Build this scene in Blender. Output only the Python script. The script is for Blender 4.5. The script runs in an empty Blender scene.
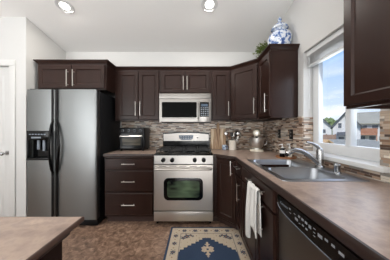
import bpy, bmesh, math, random
from mathutils import Vector, Matrix
random.seed(7)
C = bpy.context.scene.collection
S = bpy.context.scene
PI = math.pi

# ------------------------------------------------------------------ camera
CAMZ = 1.235
cam = bpy.data.cameras.new('camera')
cam.sensor_width = 36
cam.lens = 36 * 166 / 390
cam.shift_x = -0.0026
cam.clip_start = 0.02
cam.clip_end = 300
co = bpy.data.objects.new('camera', cam)
C.objects.link(co)
co.location = (0, 0, CAMZ)
co.rotation_euler = (PI / 2, 0, 0)
S.camera = co

# ------------------------------------------------------------------ exposure
S.view_settings.view_transform = 'Standard'
S.view_settings.look = 'None'
S.view_settings.gamma = 1
S.view_settings.use_curve_mapping = False
S.view_settings.exposure = 0.0


def rgb(r, g, b):
    def f(c):
        c /= 255
        return c / 12.92 if c <= .04045 else ((c + .055) / 1.055) ** 2.4
    return (f(r), f(g), f(b), 1)


# ------------------------------------------------------------------ world: blue sky, low white clouds
W = bpy.data.worlds.new('sky')
S.world = W
W.use_nodes = True
nt = W.node_tree
nt.nodes.clear()
N = nt.nodes.new
L = nt.links.new
wo = N('ShaderNodeOutputWorld')
bg = N('ShaderNodeBackground')
tc = N('ShaderNodeTexCoord')
sx = N('ShaderNodeSeparateXYZ')
L(tc.outputs['Generated'], sx.inputs[0])
cr = N('ShaderNodeValToRGB')
e = cr.color_ramp.elements
e[0].position = 0.0
e[0].color = rgb(214, 228, 242)
e[1].position = 0.6
e[1].color = rgb(90, 142, 222)
m = cr.color_ramp.elements.new(0.17)
m.color = rgb(196, 217, 246)
m = cr.color_ramp.elements.new(0.34)
m.color = rgb(140, 184, 243)
L(sx.outputs['Z'], cr.inputs[0])
mp = N('ShaderNodeMapping')
mp.inputs['Scale'].default_value = (2.2, 2.2, 7)
L(tc.outputs['Generated'], mp.inputs[0])
nz = N('ShaderNodeTexNoise')
nz.inputs['Scale'].default_value = 1.6
nz.inputs['Detail'].default_value = 6
L(mp.outputs[0], nz.inputs[0])
c2 = N('ShaderNodeValToRGB')
c2.color_ramp.elements[0].position = .47
c2.color_ramp.elements[1].position = .62
L(nz.outputs[0], c2.inputs[0])
fade = N('ShaderNodeMapRange')
fade.inputs[1].default_value = .16
fade.inputs[2].default_value = .34
fade.inputs[3].default_value = .9
fade.inputs[4].default_value = .0
L(sx.outputs['Z'], fade.inputs[0])
mul = N('ShaderNodeMath')
mul.operation = 'MULTIPLY'
L(c2.outputs[0], mul.inputs[0])
L(fade.outputs[0], mul.inputs[1])
mx = N('ShaderNodeMix')
mx.data_type = 'RGBA'
L(mul.outputs[0], mx.inputs[0])
L(cr.outputs[0], mx.inputs[6])
mx.inputs[7].default_value = rgb(246, 249, 253)
L(mx.outputs[2], bg.inputs[0])
bg.inputs[1].default_value = 1.25
L(bg.outputs[0], wo.inputs[0])

# ------------------------------------------------------------------ sun and large lights


def light(name, typ, loc, target, energy, color=(1, 1, 1), size=None, size_y=None):
    d = bpy.data.lights.new(name, typ)
    d.energy = energy
    d.color = color
    if typ == 'AREA':
        d.shape = 'RECTANGLE'
        d.size = size
        d.size_y = size_y or size
    if typ == 'SUN':
        d.angle = math.radians(2)
    o = bpy.data.objects.new(name, d)
    C.objects.link(o)
    o.location = loc
    v = Vector(target) - Vector(loc)
    o.rotation_euler = v.to_track_quat('-Z', 'Y').to_euler()
    return o


light('sun_light', 'SUN', (5, -10, 20), (12, 8, 0), 5.0, (1, .96, .9))
# added unseen fill lamps behind the camera; the first faces up to brighten the ceiling
light('ceiling_fill_light', 'AREA', (-1.3, -2.2, .35), (-1.25, -1.9, 3.6), 262, (.95, .98, 1), 3.8, 2.0)
light('rear_fill_light', 'AREA', (-.6, -3.35, 1.05), (-.5, 2, 1.0), 48, (.94, .975, 1), 3.0, 1.3)  # added soft fill facing the range wall, no glass door there
light('left_fill_light', 'AREA', (-3.6, -2.7, 1.5), (1.1, .8, 1.9), 55, (.95, .98, 1), 1.8, 1.8)  # added fill aimed at the right wall, no window there
# daylight through the sink window
light('sink_window_light', 'AREA', (1.33, 1.36, 1.55), (0, 1.3, 1.2), 4, (.9, .95, 1), .55, .8)

# ------------------------------------------------------------------ materials


def mat(name, color, rough=.5, metal=0, coat=0, noise=None, bump=None, emit=None, spec=None, stretch=None):
    """noise = (scale, [(pos,color)...], detail); bump=(scale,strength)"""
    m = bpy.data.materials.new(name)
    m.use_nodes = True
    n = m.node_tree.nodes
    l = m.node_tree.links.new
    b = n['Principled BSDF']
    b.inputs['Base Color'].default_value = color
    b.inputs['Roughness'].default_value = rough
    b.inputs['Metallic'].default_value = metal
    b.inputs['Coat Weight'].default_value = coat
    b.inputs['Coat Roughness'].default_value = .15
    if spec is not None:
        b.inputs['Specular IOR Level'].default_value = spec
    t = n.new('ShaderNodeTexCoord')
    mpn = n.new('ShaderNodeMapping')
    l(t.outputs['Object'], mpn.inputs[0])
    if stretch:
        mpn.inputs['Scale'].default_value = stretch
    if noise:
        z = n.new('ShaderNodeTexNoise')
        z.inputs['Scale'].default_value = noise[0]
        z.inputs['Detail'].default_value = noise[2] if len(noise) > 2 else 5
        z.inputs['Roughness'].default_value = .62
        l(mpn.outputs[0], z.inputs[0])
        r = n.new('ShaderNodeValToRGB')
        r.color_ramp.elements[0].position = noise[1][0][0]
        r.color_ramp.elements[0].color = noise[1][0][1]
        r.color_ramp.elements[1].position = noise[1][-1][0]
        r.color_ramp.elements[1].color = noise[1][-1][1]
        for p, c in noise[1][1:-1]:
            q = r.color_ramp.elements.new(p)
            q.color = c
        l(z.outputs[0], r.inputs[0])
        l(r.outputs[0], b.inputs['Base Color'])
    if bump:
        z = n.new('ShaderNodeTexNoise')
        z.inputs['Scale'].default_value = bump[0]
        z.inputs['Detail'].default_value = 4
        l(mpn.outputs[0], z.inputs[0])
        bp = n.new('ShaderNodeBump')
        bp.inputs['Strength'].default_value = bump[1]
        bp.inputs['Distance'].default_value = .01
        l(z.outputs[0], bp.inputs['Height'])
        l(bp.outputs[0], b.inputs['Normal'])
    if emit:
        b.inputs['Emission Color'].default_value = color
        b.inputs['Emission Strength'].default_value = emit
    return m


M = {}
M['wall'] = mat('wall_paint', rgb(203, 202, 200), .75, bump=(120, .08))
M['ceil'] = mat('ceiling_paint', rgb(232, 230, 227), .85, bump=(45, .2))
M['trim'] = mat('white_trim', rgb(206, 205, 203), .4)
M['vinyl'] = mat('white_vinyl', rgb(218, 219, 220), .35)
M['wood'] = mat('espresso_wood', rgb(43, 27, 22), .3, coat=.0, spec=.26, noise=(9, [(.3, rgb(38, 23, 18)), (.7, rgb(48, 30, 25))], 6), stretch=(1, 1, .12))
M['woodin'] = mat('cabinet_underside', rgb(62, 44, 40), .5)
M['edge'] = mat('counter_edge_wood', rgb(44, 29, 25), .4, noise=(14, [(.3, rgb(37, 24, 20)), (.7, rgb(52, 35, 30))]))
M['iedge'] = mat('island_edge_wood', rgb(82, 60, 51), .4)
M['nickel'] = mat('satin_nickel', rgb(205, 200, 194), .28, metal=1)
M['chrome'] = mat('brushed_chrome', rgb(178, 178, 178), .27, metal=1)
M['steel'] = mat('stainless_steel', rgb(134, 136, 136), .36, metal=1, bump=(60, .02), stretch=(.15, .15, 6))
M['steelh'] = mat('stainless_steel_horizontal_grain', rgb(200, 194, 188), .38, metal=1, bump=(60, .02), stretch=(.15, .15, 6))
M['steelm'] = mat('microwave_steel', rgb(148, 144, 140), .34, metal=1, bump=(60, .02), stretch=(.15, .15, 6))
M['bowl'] = mat('polished_bowl_steel', rgb(212, 210, 206), .3, metal=1)
M['sink'] = mat('sink_steel', rgb(176, 180, 186), .3, metal=1, bump=(90, .03))
M['dwsteel'] = mat('dishwasher_steel', rgb(126, 117, 110), .36, metal=1, bump=(60, .02), stretch=(.15, .15, 6))
M['black'] = mat('gloss_black', rgb(9, 9, 10), .14, spec=.25)
M['mwglass'] = mat('microwave_glass', rgb(3, 3, 3), .08, spec=.08)
M['blackp'] = mat('black_plastic', rgb(14, 14, 16), .36, spec=.25)
M['toastglass'] = mat('toaster_glass', rgb(74, 70, 60), .15, spec=.15, noise=(20, [(.35, rgb(46, 43, 38)), (.65, rgb(92, 86, 74))]), stretch=(.2, 1, 3))  # tan streaks put the lit oven interior into the glass colour
M['blackside'] = mat('black_textured_side', rgb(13, 15, 18), .5)
M['iron'] = mat('cast_iron', rgb(20, 20, 21), .5)
M['glassblk'] = mat('dark_oven_glass', rgb(10, 12, 11), .06)
M['ovenglass'] = mat('oven_glass', rgb(38, 46, 38), .1, spec=.4, noise=(3, [(.35, rgb(24, 27, 25)), (.65, rgb(92, 112, 86))], 2), stretch=(1, 1, 2.5))  # pale green blotches paint a reflection into the window colour
M['lens'] = mat('lamp_lens', (1, .97, .92, 1), .5, emit=4)
M['lcd'] = mat('display_blue', rgb(60, 78, 98), .25)
M['key'] = mat('key_grey', rgb(120, 128, 138), .4)
M['print'] = mat('panel_print', rgb(140, 142, 146), .5)
M['cream'] = mat('cream_enamel', rgb(226, 218, 200), .22, coat=.3)
M['ceram'] = mat('white_ceramic', rgb(226, 218, 206), .25, coat=.4)
M['cloth'] = mat('white_cotton', rgb(236, 234, 230), .9, bump=(220, .5))
M['maple'] = mat('cutting_board_wood', rgb(190, 150, 105), .5, noise=(5, [(.38, rgb(124, 92, 68)), (.47, rgb(184, 152, 118)), (.53, rgb(150, 116, 86)), (.61, rgb(216, 194, 164))], 3), stretch=(5, 1, .25))
M['tray'] = mat('tray_wood', rgb(150, 98, 60), .45, noise=(12, [(.3, rgb(128, 80, 48)), (.7, rgb(172, 118, 76))]), stretch=(1, 5, 1))
M['jarbw'] = mat('blue_white_porcelain', rgb(235, 238, 242), .15, coat=.5, noise=(24, [(.40, rgb(58, 84, 138)), (.46, rgb(112, 138, 182)), (.495, rgb(202, 208, 216)), (.8, rgb(216, 219, 223))], 4))
M['mug'] = mat('blue_glazed_mug', rgb(190, 202, 214), .2, coat=.4, noise=(32, [(.42, rgb(50, 86, 140)), (.5, rgb(180, 196, 214)), (.75, rgb(222, 226, 230))], 2))
M['leaf'] = mat('green_leaf', rgb(86, 104, 44), .55, noise=(30, [(.3, rgb(58, 78, 30)), (.7, rgb(128, 142, 70))]))
M['dleaf'] = mat('tree_leaf', rgb(92, 112, 70), .8, noise=(3, [(.3, rgb(70, 90, 52)), (.7, rgb(124, 140, 92))]))
M['pot'] = mat('dark_pot', rgb(60, 54, 48), .6)
M['label'] = mat('white_label', rgb(232, 230, 226), .5)
M['amber'] = mat('clear_soap_bottle', rgb(196, 190, 178), .15, coat=.4)
M['siding'] = mat('white_siding', rgb(190, 191, 192), .8, bump=(3, .2), stretch=(.05, .05, 6))
M['siding2'] = mat('grey_siding', rgb(176, 182, 188), .8)
M['shingle'] = mat('grey_shingles', rgb(134, 134, 124), .9, noise=(6, [(.3, rgb(122, 122, 112)), (.7, rgb(148, 147, 136))]))
M['dshingle'] = mat('dark_fascia', rgb(70, 74, 80), .8)
M['winglass'] = mat('far_window_glass', rgb(84, 90, 98), .15)
M['deck'] = mat('brown_deck_wood', rgb(150, 104, 82), .8, noise=(4, [(.3, rgb(128, 84, 64)), (.7, rgb(168, 122, 98))]), stretch=(4, 4, .4))
M['fence'] = mat('fence_wood', rgb(136, 112, 98), .85, noise=(4, [(.3, rgb(116, 94, 82)), (.7, rgb(156, 132, 116))]), stretch=(4, 4, .4))
M['tan'] = mat('tan_timber', rgb(176, 146, 106), .8)
M['grass'] = mat('lawn', rgb(110, 122, 84), .95, noise=(1.2, [(.3, rgb(92, 104, 70)), (.7, rgb(138, 142, 108))]))
M['silver_u'] = mat('steel_utensil', rgb(190, 188, 184), .25, metal=1)
M['wood_u'] = mat('dark_wood_utensil', rgb(92, 62, 42), .55)
M['black_u'] = mat('black_nylon', rgb(26, 24, 24), .4)

# laminate counter
M['lam'] = mat('brown_slate_laminate', rgb(150, 122, 108), .34, spec=.5,
               noise=(8, [(.30, rgb(122, 104, 95)), (.43, rgb(150, 129, 117)), (.52, rgb(168, 146, 131)), (.58, rgb(152, 132, 122)), (.72, rgb(188, 165, 146))], 11))


def floor_mat():
    m = mat('slate_vinyl_floor', rgb(120, 92, 76), .42)
    n = m.node_tree.nodes
    l = m.node_tree.links.new
    b = n['Principled BSDF']
    t = n.new('ShaderNodeTexCoord')
    br = n.new('ShaderNodeTexBrick')
    br.offset = .5
    br.inputs['Scale'].default_value = 1
    br.inputs['Brick Width'].default_value = .41
    br.inputs['Row Height'].default_value = .41
    br.inputs['Mortar Size'].default_value = .004
    br.inputs['Mortar Smooth'].default_value = .6
    br.inputs['Color1'].default_value = (.42, .42, .42, 1)
    br.inputs['Color2'].default_value = (.58, .58, .58, 1)
    br.inputs['Mortar'].default_value = (.3, .3, .3, 1)
    l(t.outputs['Object'], br.inputs[0])
    z = n.new('ShaderNodeTexNoise')
    z.inputs['Scale'].default_value = 17
    z.inputs['Detail'].default_value = 9
    z.inputs['Roughness'].default_value = .7
    z.inputs['Distortion'].default_value = .8
    l(t.outputs['Object'], z.inputs[0])
    a = n.new('ShaderNodeMix')
    a.data_type = 'RGBA'
    a.inputs[0].default_value = .28
    l(z.outputs[0], a.inputs[6])
    l(br.outputs[0], a.inputs[7])
    r = n.new('ShaderNodeValToRGB')
    r.color_ramp.elements[0].position = .36
    r.color_ramp.elements[0].color = rgb(78, 59, 48)
    r.color_ramp.elements[1].position = .64
    r.color_ramp.elements[1].color = rgb(186, 156, 134)
    q = r.color_ramp.elements.new(.46)
    q.color = rgb(118, 92, 76)
    q = r.color_ramp.elements.new(.54)
    q.color = rgb(146, 118, 99)
    l(a.outputs[2], r.inputs[0])
    l(r.outputs[0], b.inputs['Base Color'])
    return m


M['floor'] = floor_mat()


def tile_mat(axis):
    """Thin horizontal mosaic strips; axis = world axis running along the wall."""
    m = mat('mosaic_tile_' + axis.lower(), (.5, .5, .5, 1), .3)
    n = m.node_tree.nodes
    l = m.node_tree.links.new
    b = n['Principled BSDF']

    def math_(op, a, c=None):
        k = n.new('ShaderNodeMath')
        k.operation = op
        for i, v in enumerate((a, c)):
            if v is None:
                continue
            if isinstance(v, (int, float)):
                k.inputs[i].default_value = v
            else:
                l(v, k.inputs[i])
        return k.outputs[0]
    t = n.new('ShaderNodeTexCoord')
    s = n.new('ShaderNodeSeparateXYZ')
    l(t.outputs['Object'], s.inputs[0])
    u, v = s.outputs[axis], s.outputs['Z']
    RH = .0155
    vr = math_('DIVIDE', v, RH)
    row = math_('FLOOR', vr)
    vf = math_('SUBTRACT', vr, row)
    w1 = n.new('ShaderNodeTexWhiteNoise')
    w1.noise_dimensions = '1D'
    l(row, w1.inputs['W'])
    wid = math_('ADD', math_('MULTIPLY', w1.outputs[0], .06), .045)
    ur = math_('ADD', math_('DIVIDE', u, wid), math_('MULTIPLY', w1.outputs[0], 37.3))
    col = math_('FLOOR', ur)
    uf = math_('SUBTRACT', ur, col)
    cb = n.new('ShaderNodeCombineXYZ')
    l(row, cb.inputs[0])
    l(col, cb.inputs[1])
    w2 = n.new('ShaderNodeTexWhiteNoise')
    w2.noise_dimensions = '2D'
    l(cb.outputs[0], w2.inputs[0])
    r = n.new('ShaderNodeValToRGB')
    r.color_ramp.interpolation = 'CONSTANT'
    cols = [(0, (196, 178, 160)), (.16, (100, 80, 68)), (.27, (164, 138, 118)), (.42, (216, 206, 192)), (.53, (142, 134, 126)),
            (.63, (132, 102, 82)), (.73, (184, 164, 146)), (.88, (78, 62, 55)), (.94, (172, 164, 154))]
    r.color_ramp.elements[0].color = rgb(*cols[0][1])
    r.color_ramp.elements[1].position = cols[-1][0]
    r.color_ramp.elements[1].color = rgb(*cols[-1][1])
    for p, c in cols[1:-1]:
        q = r.color_ramp.elements.new(p)
        q.color = rgb(*c)
    l(w2.outputs[0], r.inputs[0])
    g1 = math_('LESS_THAN', vf, .1)
    g2 = math_('LESS_THAN', uf, .02)
    g = math_('MAXIMUM', g1, g2)
    mxn = n.new('ShaderNodeMix')
    mxn.data_type = 'RGBA'
    l(g, mxn.inputs[0])
    l(r.outputs[0], mxn.inputs[6])
    mxn.inputs[7].default_value = rgb(150, 140, 130)
    l(mxn.outputs[2], b.inputs['Base Color'])
    rr = math_('ADD', math_('MULTIPLY', w2.outputs[0], .3), .15)
    l(math_('MAXIMUM', rr, g), b.inputs['Roughness'])
    return m


M['tilex'] = tile_mat('X')
M['tiley'] = tile_mat('Y')


def glass_mat():
    m = bpy.data.materials.new('window_glass')
    m.use_nodes = True
    n = m.node_tree.nodes
    l = m.node_tree.links.new
    n.clear()
    o = n.new('ShaderNodeOutputMaterial')
    t = n.new('ShaderNodeBsdfTransparent')
    g = n.new('ShaderNodeBsdfGlossy')
    g.inputs['Roughness'].default_value = .02
    mxn = n.new('ShaderNodeMixShader')
    mxn.inputs[0].default_value = .04
    l(t.outputs[0], mxn.inputs[1])
    l(g.outputs[0], mxn.inputs[2])
    l(mxn.outputs[0], o.inputs[0])
    return m


M['glass'] = glass_mat()

# ------------------------------------------------------------------ mesh helpers


class MB:
    def __init__(s):
        s.bm = bmesh.new()

    def box(s, x0, x1, y0, y1, z0, z1, bev=0, seg=2):
        r = bmesh.ops.create_cube(s.bm, size=1)['verts']
        for v in r:
            v.co = Vector((x0 + (v.co.x + .5) * (x1 - x0), y0 + (v.co.y + .5) * (y1 - y0), z0 + (v.co.z + .5) * (z1 - z0)))
        if bev:
            es = list({e for v in r for e in v.link_edges})
            bmesh.ops.bevel(s.bm, geom=es, offset=bev, segments=seg, affect='EDGES', profile=.5)
        return s

    def ring(s, loops, cap0=True, cap1=True, close=False):
        """loops: list of lists of points, same count; quads between"""
        vs = [[s.bm.verts.new(p) for p in lp] for lp in loops]
        n = len(vs[0])
        for a, b in zip(vs, vs[1:] + ([vs[0]] if close else [])):
            for i in range(n):
                try:
                    s.bm.faces.new((a[i], a[(i + 1) % n], b[(i + 1) % n], b[i]))
                except ValueError:
                    pass
        if not close:
            if cap0:
                s.bm.faces.new(list(reversed(vs[0])))
            if cap1:
                s.bm.faces.new(vs[-1])
        return s

    def prism(s, poly, a0, a1, axis='z'):
        f = {'z': lambda p, a: (p[0], p[1], a), 'y': lambda p, a: (p[0], a, p[1]), 'x': lambda p, a: (a, p[0], p[1])}[axis]
        return s.ring([[f(p, a0) for p in poly], [f(p, a1) for p in poly]])

    def cyl(s, p0, p1, r0, r1=None, n=16):
        return s.tube([p0, p1], [r0, r0 if r1 is None else r1], n)

    def tube(s, pts, r, n=12):
        pts = [Vector(p) for p in pts]
        rs = r if isinstance(r, (list, tuple)) else [r] * len(pts)
        loops = []
        up = None
        for i, p in enumerate(pts):
            d = (pts[min(i + 1, len(pts) - 1)] - pts[max(i - 1, 0)]).normalized()
            if up is None:
                a = Vector((0, 0, 1)) if abs(d.z) < .9 else Vector((1, 0, 0))
                up = (a - d * a.dot(d)).normalized()
            else:
                up = (up - d * up.dot(d)).normalized()
            sd = d.cross(up)
            loops.append([p + (up * math.cos(t) + sd * math.sin(t)) * rs[i] for t in [2 * PI * k / n for k in range(n)]])
        return s.ring(loops)

    def lathe(s, prof, c=(0, 0), n=28):
        return s.ring([[(c[0] + r * math.cos(2 * PI * k / n), c[1] + r * math.sin(2 * PI * k / n), z) for k in range(n)] for r, z in prof])

    def sphere(s, c, r, sc=(1, 1, 1), u=16, v=10):
        q = bmesh.ops.create_uvsphere(s.bm, u_segments=u, v_segments=v, radius=r)['verts']
        for w in q:
            w.co = Vector((c[0] + w.co.x * sc[0], c[1] + w.co.y * sc[1], c[2] + w.co.z * sc[2]))
        return s

    def xf(s, mtx):
        bmesh.ops.transform(s.bm, matrix=mtx, verts=s.bm.verts)
        return s

    def build(s, name, m, parent=None, label=None, ang=35):
        bmesh.ops.recalc_face_normals(s.bm, faces=s.bm.faces)
        me = bpy.data.meshes.new(name)
        s.bm.to_mesh(me)
        s.bm.free()
        for mm in (m if isinstance(m, (list, tuple)) else [m]):
            me.materials.append(M[mm] if isinstance(mm, str) else mm)
        for p in me.polygons:
            p.use_smooth = True
        me.set_sharp_from_angle(angle=math.radians(ang))
        o = bpy.data.objects.new(name, me)
        C.objects.link(o)
        if parent:
            o.parent = parent
        if label:
            o['label'] = label
        return o


def rrect(x0, x1, y0, y1, r, n=5):
    out = []
    for cx, cy, a in ((x1 - r, y1 - r, 0), (x0 + r, y1 - r, 90), (x0 + r, y0 + r, 180), (x1 - r, y0 + r, 270)):
        for k in range(n + 1):
            t = math.radians(a + 90 * k / n)
            out.append((cx + r * math.cos(t), cy + r * math.sin(t)))
    return out


def tag(o, label, cat, group=None):
    o['label'] = label
    o['category'] = cat
    if group:
        o['group'] = group
    return o


def thing(name, label, cat, loc=(0, 0, 0), rotz=0, group=None):
    o = bpy.data.objects.new(name, None)
    o.empty_display_size = .1
    C.objects.link(o)
    o.location = loc
    o.rotation_euler = (0, 0, rotz)
    g_ = {'wall_cabinet': 'upper wall cabinets', 'corner_wall_cabinet': 'upper wall cabinets', 'base_cabinet': 'base cabinets', 'wall_outlet': 'dark outlets on the right backsplash', 'soap_bottle': 'soap bottles on the round tray', 'house': 'neighbouring houses outside', 'tree': 'trees behind the houses',
          'corner_base_cabinet': 'base cabinets', 'sink_base_cabinet': 'base cabinets', 'whisk': 'utensils in the crock', 'spatula': 'utensils in the crock', 'ladle': 'utensils in the crock', 'wooden_spoon': 'utensils in the crock', 'slotted_spoon': 'utensils in the crock', 'fork': 'utensils in the crock', 'serving_spoon': 'utensils in the crock'}
    return tag(o, label, cat, group or g_.get(name))


def struct(name, mb, m, parent=None):
    o = mb.build(name, m, parent)
    if not parent:
        o['kind'] = 'structure'
    return o


# ------------------------------------------------------------------ room shell
XW = 1.13          # right wall
YB = 2.79          # back wall
XL = -2.185        # alcove side wall
YF = 2.134         # wall with the door, facing the camera
XR, YR = -4.6, -3.5


def cz(y):
    return CAMZ + 1.908 - .214 * y


struct('floor', MB().box(XR - .1, XW + .2, YR - .1, YB + .15, -.12, 0), 'floor')
cmb = MB()
cmb.ring([[(x, YR - .1, cz(YR - .1) + dz), (x, YB + .15, cz(YB + .15) + dz), (x, YB + .15, cz(YB + .15) + .12 + dz), (x, YR - .1, cz(YR - .1) + .12 + dz)] for dz, x in ((0, XR - .1), (0, XW + .2))])
struct('ceiling', cmb, 'ceil')


def side_wall(x0, x1, y0, y1, z0=0):
    return MB().prism([(y0, z0), (y1, z0), (y1, cz(y1)), (y0, cz(y0))], x0, x1, 'x')


struct('wall_back', MB().box(XL, XW + .14, YB, YB + .14, 0, cz(YB)), 'wall')
# right wall round the window opening
OY0, OY1, OZ0, OZ1 = 1.01, 1.745, 1.0, 2.05
XO = XW + .14
wr = side_wall(XW, XO, YR, OY0)
wr.prism([(OY1, 0), (YB, 0), (YB, cz(YB)), (OY1, cz(OY1))], XW, XO, 'x')
wr.box(XW, XO, OY0, OY1, 0, OZ0)
wr.prism([(OY0, OZ1), (OY1, OZ1), (OY1, cz(OY1)), (OY0, cz(OY0))], XW, XO, 'x')
struct('wall_right', wr, 'wall')
# alcove side wall + wall holding the door
DX1, DZ = -2.39, 2.06
DX0 = DX1 - .81
struct('wall_alcove', side_wall(XL - .14, XL, YF + .1, YB), 'wall')
wl = MB().box(DX1, XL, YF, YF + .1, 0, cz(YF)).box(XR, DX0, YF, YF + .1, 0, cz(YF)).box(DX0, DX1, YF, YF + .1, DZ, cz(YF))
struct('wall_front_left', wl, 'wall')
struct('wall_left', side_wall(XR - .1, XR, YR, YF), 'wall')
struct('wall_rear', MB().box(XR, XW, YR - .1, YR, 0, cz(YR)), 'wall')
# door
dr = bpy.data.objects.new('door_1', None)
C.objects.link(dr)
dr.location = (DX0, YF, 0)
dr['kind'] = 'structure'
dw = DX1 - DX0


def panel_front(mb, x0, x1, z0, z1, rings, yback):
    lp = [[(x0 + i, y, z0 + i), (x1 - i, y, z0 + i), (x1 - i, y, z1 - i), (x0 + i, y, z1 - i)] for i, y in rings]
    return mb.ring([[(x0, yback, z0), (x1, yback, z0), (x1, yback, z1), (x0, yback, z1)]] + lp)


dl = MB().box(.004, dw - .004, .03, .065, .01, DZ - .006)
for a, b in ((.12, .9), (1.04, 1.94)):
    for p, q in ((.11, dw / 2 - .05), (dw / 2 + .05, dw - .11)):
        panel_front(dl, p, q, a, b, [(0, .029), (.012, .024), (.03, .024), (.045, .029)], .035)
dlo = dl.build('door_leaf', 'trim', dr)
MB().cyl((dw - .065, .03, .935), (dw - .065, .02, .935), .03).cyl((dw - .065, .025, .935), (dw - .065, -.02, .935), .011).sphere((dw - .065, -.035, .935), .027, (1, .8, 1)).build('door_knob', 'chrome', dlo)
cs = MB()
for a, b in ((-.075, .0), (dw, dw + .075)):
    cs.box(a, b, -.016, .0, 0, DZ + .0, .005)
cs.box(-.075, dw + .075, -.016, 0, DZ, DZ + .075, .005)
cs.box(-.001, .004, 0, .1, 0, DZ).box(dw - .004, dw + .001, 0, .1, 0, DZ)
cs.build('door_casing', 'trim', dr)
struct('baseboard_left', MB().box(DX1 + .076, XL, YF - .013, YF, 0, .09, .004).box(XR, DX0 - .076, YF - .013, YF, 0, .09, .004), 'trim')
struct('baseboard_alcove', MB().box(XL, XL + .012, YF, YB, 0, .09, .004), 'trim')

# window in the right wall
wn = bpy.data.objects.new('window_1', None)
C.objects.link(wn)
wn['kind'] = 'structure'
fr = MB()
fx0, fx1 = 1.225, 1.27
yc0, yc1 = 1.308, 1.355
zb, zt = OZ0 + .02, OZ1
fr.box(fx0, fx1, OY0, OY0 + .095, zb, zt, .004).box(fx0, fx1, OY1 - .085, OY1, zb, zt, .004)
fr.box(fx0, fx1, OY0 + .09, OY1 - .08, zb, zb + .09, .004).box(fx0, fx1, OY0 + .09, OY1 - .08, zt - .09, zt, .004)
fr.box(fx0 - .008, fx1 - .001, yc0, yc1, zb + .085, zt - .085, .004)
fr.build('window_frame', 'vinyl', wn)
MB().box(1.250, 1.254, OY0 + .094, yc0 + .002, zb + .088, zt - .088).build('pane', 'glass', wn)
MB().box(1.250, 1.254, yc1 - .002, OY1 - .084, zb + .088, zt - .088).build('pane', 'glass', wn)
MB().box(1.07, fx0, .95, OY1 + .05, OZ0 - .012, OZ0 + .02, .005).build('window_sill', 'trim', wn)
MB().box(XW - .0015, fx0, OY1 - .008, OY1 + .0, OZ0 + .02, 1.37).build('jamb_tile', 'tilex', wn)

# backsplash
def bs(name, mb, m, label):
    tag(mb.build(name, m), label, 'backsplash')


ZC = .925
bs('tile_backsplash', MB().box(-1.245, XW - .012, YB - .012, YB - .001, ZC + .001, 1.40), 'tilex', 'brown and beige mosaic strip tile backsplash on back wall behind range')
bs('tile_backsplash', MB().box(XW - .012, XW - .001, OY1, YB - .012, ZC + .001, 1.38).box(XW - .012, XW - .001, -.35, OY1, ZC + .001, OZ0 - .013).box(XW - .012, XW - .001, -.35, OY0, OZ0 - .013, 1.349),
   'tiley', 'mosaic strip tile backsplash on right wall around the sink window')

# ------------------------------------------------------------------ cabinets


def pull(parent, p, axis, length, out=(0, -1), r=.0055, name='handle'):
    """bar pull at point p on the front (local), axis 'z' or 'x'"""
    m = MB()
    o = .032
    x, y, z = p
    h = length / 2
    if axis == 'z':
        m.cyl((x, y - o, z - h), (x, y - o, z + h), r, n=10)
        for s_ in (-1, 1):
            m.cyl((x, y, z + s_ * h * .78), (x, y - o, z + s_ * h * .78), r * .8, n=8)
    else:
        m.cyl((x - h, y - o, z), (x + h, y - o, z), r, n=10)
        for s_ in (-1, 1):
            m.cyl((x + s_ * h * .78, y, z), (x + s_ * h * .78, y - o, z), r * .8, n=8)
    return m.build(name, 'nickel', parent)


DT = .02


def door(parent, x0, x1, z0, z1, hx=None, hz=None, hl=.2, mt='wood', stile=.055, name='door'):
    d = panel_front(MB(), x0, x1, z0, z1, [(0, -DT + .004), (.004, -DT), (stile, -DT), (stile + .009, -DT + .010)], -.0005).build(name, mt, parent)
    if hx is not None:
        pull(d, (hx, -DT, hz), 'z', hl)
    return d


def drawer(parent, x0, x1, z0, z1, hl=.15, hx=None, name='drawer', hz=None):
    d = panel_front(MB(), x0, x1, z0, z1, [(0, -DT + .007), (.008, -DT)], -.0005).build(name, 'wood', parent)
    if hl:
        pull(d, ((x0 + x1) / 2 if hx is None else hx, -DT, (z0 + z1) / 2 if hz is None else hz), 'x', hl)
    return d


def upper_body(w, dep, z0, z1, parent, poly=None):
    m = MB()
    if poly:
        m.prism(poly, z0 + .018, z1)
        n = len(poly)
        c = Vector((sum(p[0] for p in poly) / n, sum(p[1] for p in poly) / n))
        inner = [tuple(Vector(p) + (c - Vector(p)).normalized() * .03) for p in poly]
        m.ring([[(p[0], p[1], z0 + .018) for p in poly], [(p[0], p[1], z0) for p in poly], [(p[0], p[1], z0) for p in inner], [(p[0], p[1], z0 + .017) for p in inner]], cap0=False)
    else:
        m.box(0, w, 0, dep, z0 + .018, z1)
        m.box(0, w, 0, .02, z0, z0 + .018).box(0, .016, .02, dep, z0, z0 + .018).box(w - .016, w, .02, dep, z0, z0 + .018)
    return m.build('body', 'wood', parent)


UZ0, UZ1 = 1.372, 2.13
YU = 2.48        # carcass front of the back-wall uppers
UD = YB - YU - .001
# over the refrigerator
t = thing('wall_cabinet', 'wide dark brown two-door cabinet above the refrigerator', 'cabinet', (-2.13, 2.24, 0))
upper_body(.92, YB - 2.24 - .001, 1.775, UZ1, t)
door(t, .012, .455, 1.795, 2.105, .42, 1.925, .22)
door(t, .465, .905, 1.795, 2.105, .50, 1.925, .22)
# left pair
xa, xb = -1.208, -.543
t = thing('wall_cabinet', 'tall dark brown two-door wall cabinet above the toaster oven', 'cabinet', (xa, YU, 0))
upper_body(xb - xa, UD, UZ0, UZ1, t)
xo = .05
door(t, xo, xo + .298, UZ0 + .02, 2.105, xo + .298 - .03, 1.55, .21)
door(t, xo + .306, xo + .604, UZ0 + .02, 2.105, xo + .306 + .03, 1.55, .21)
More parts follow.
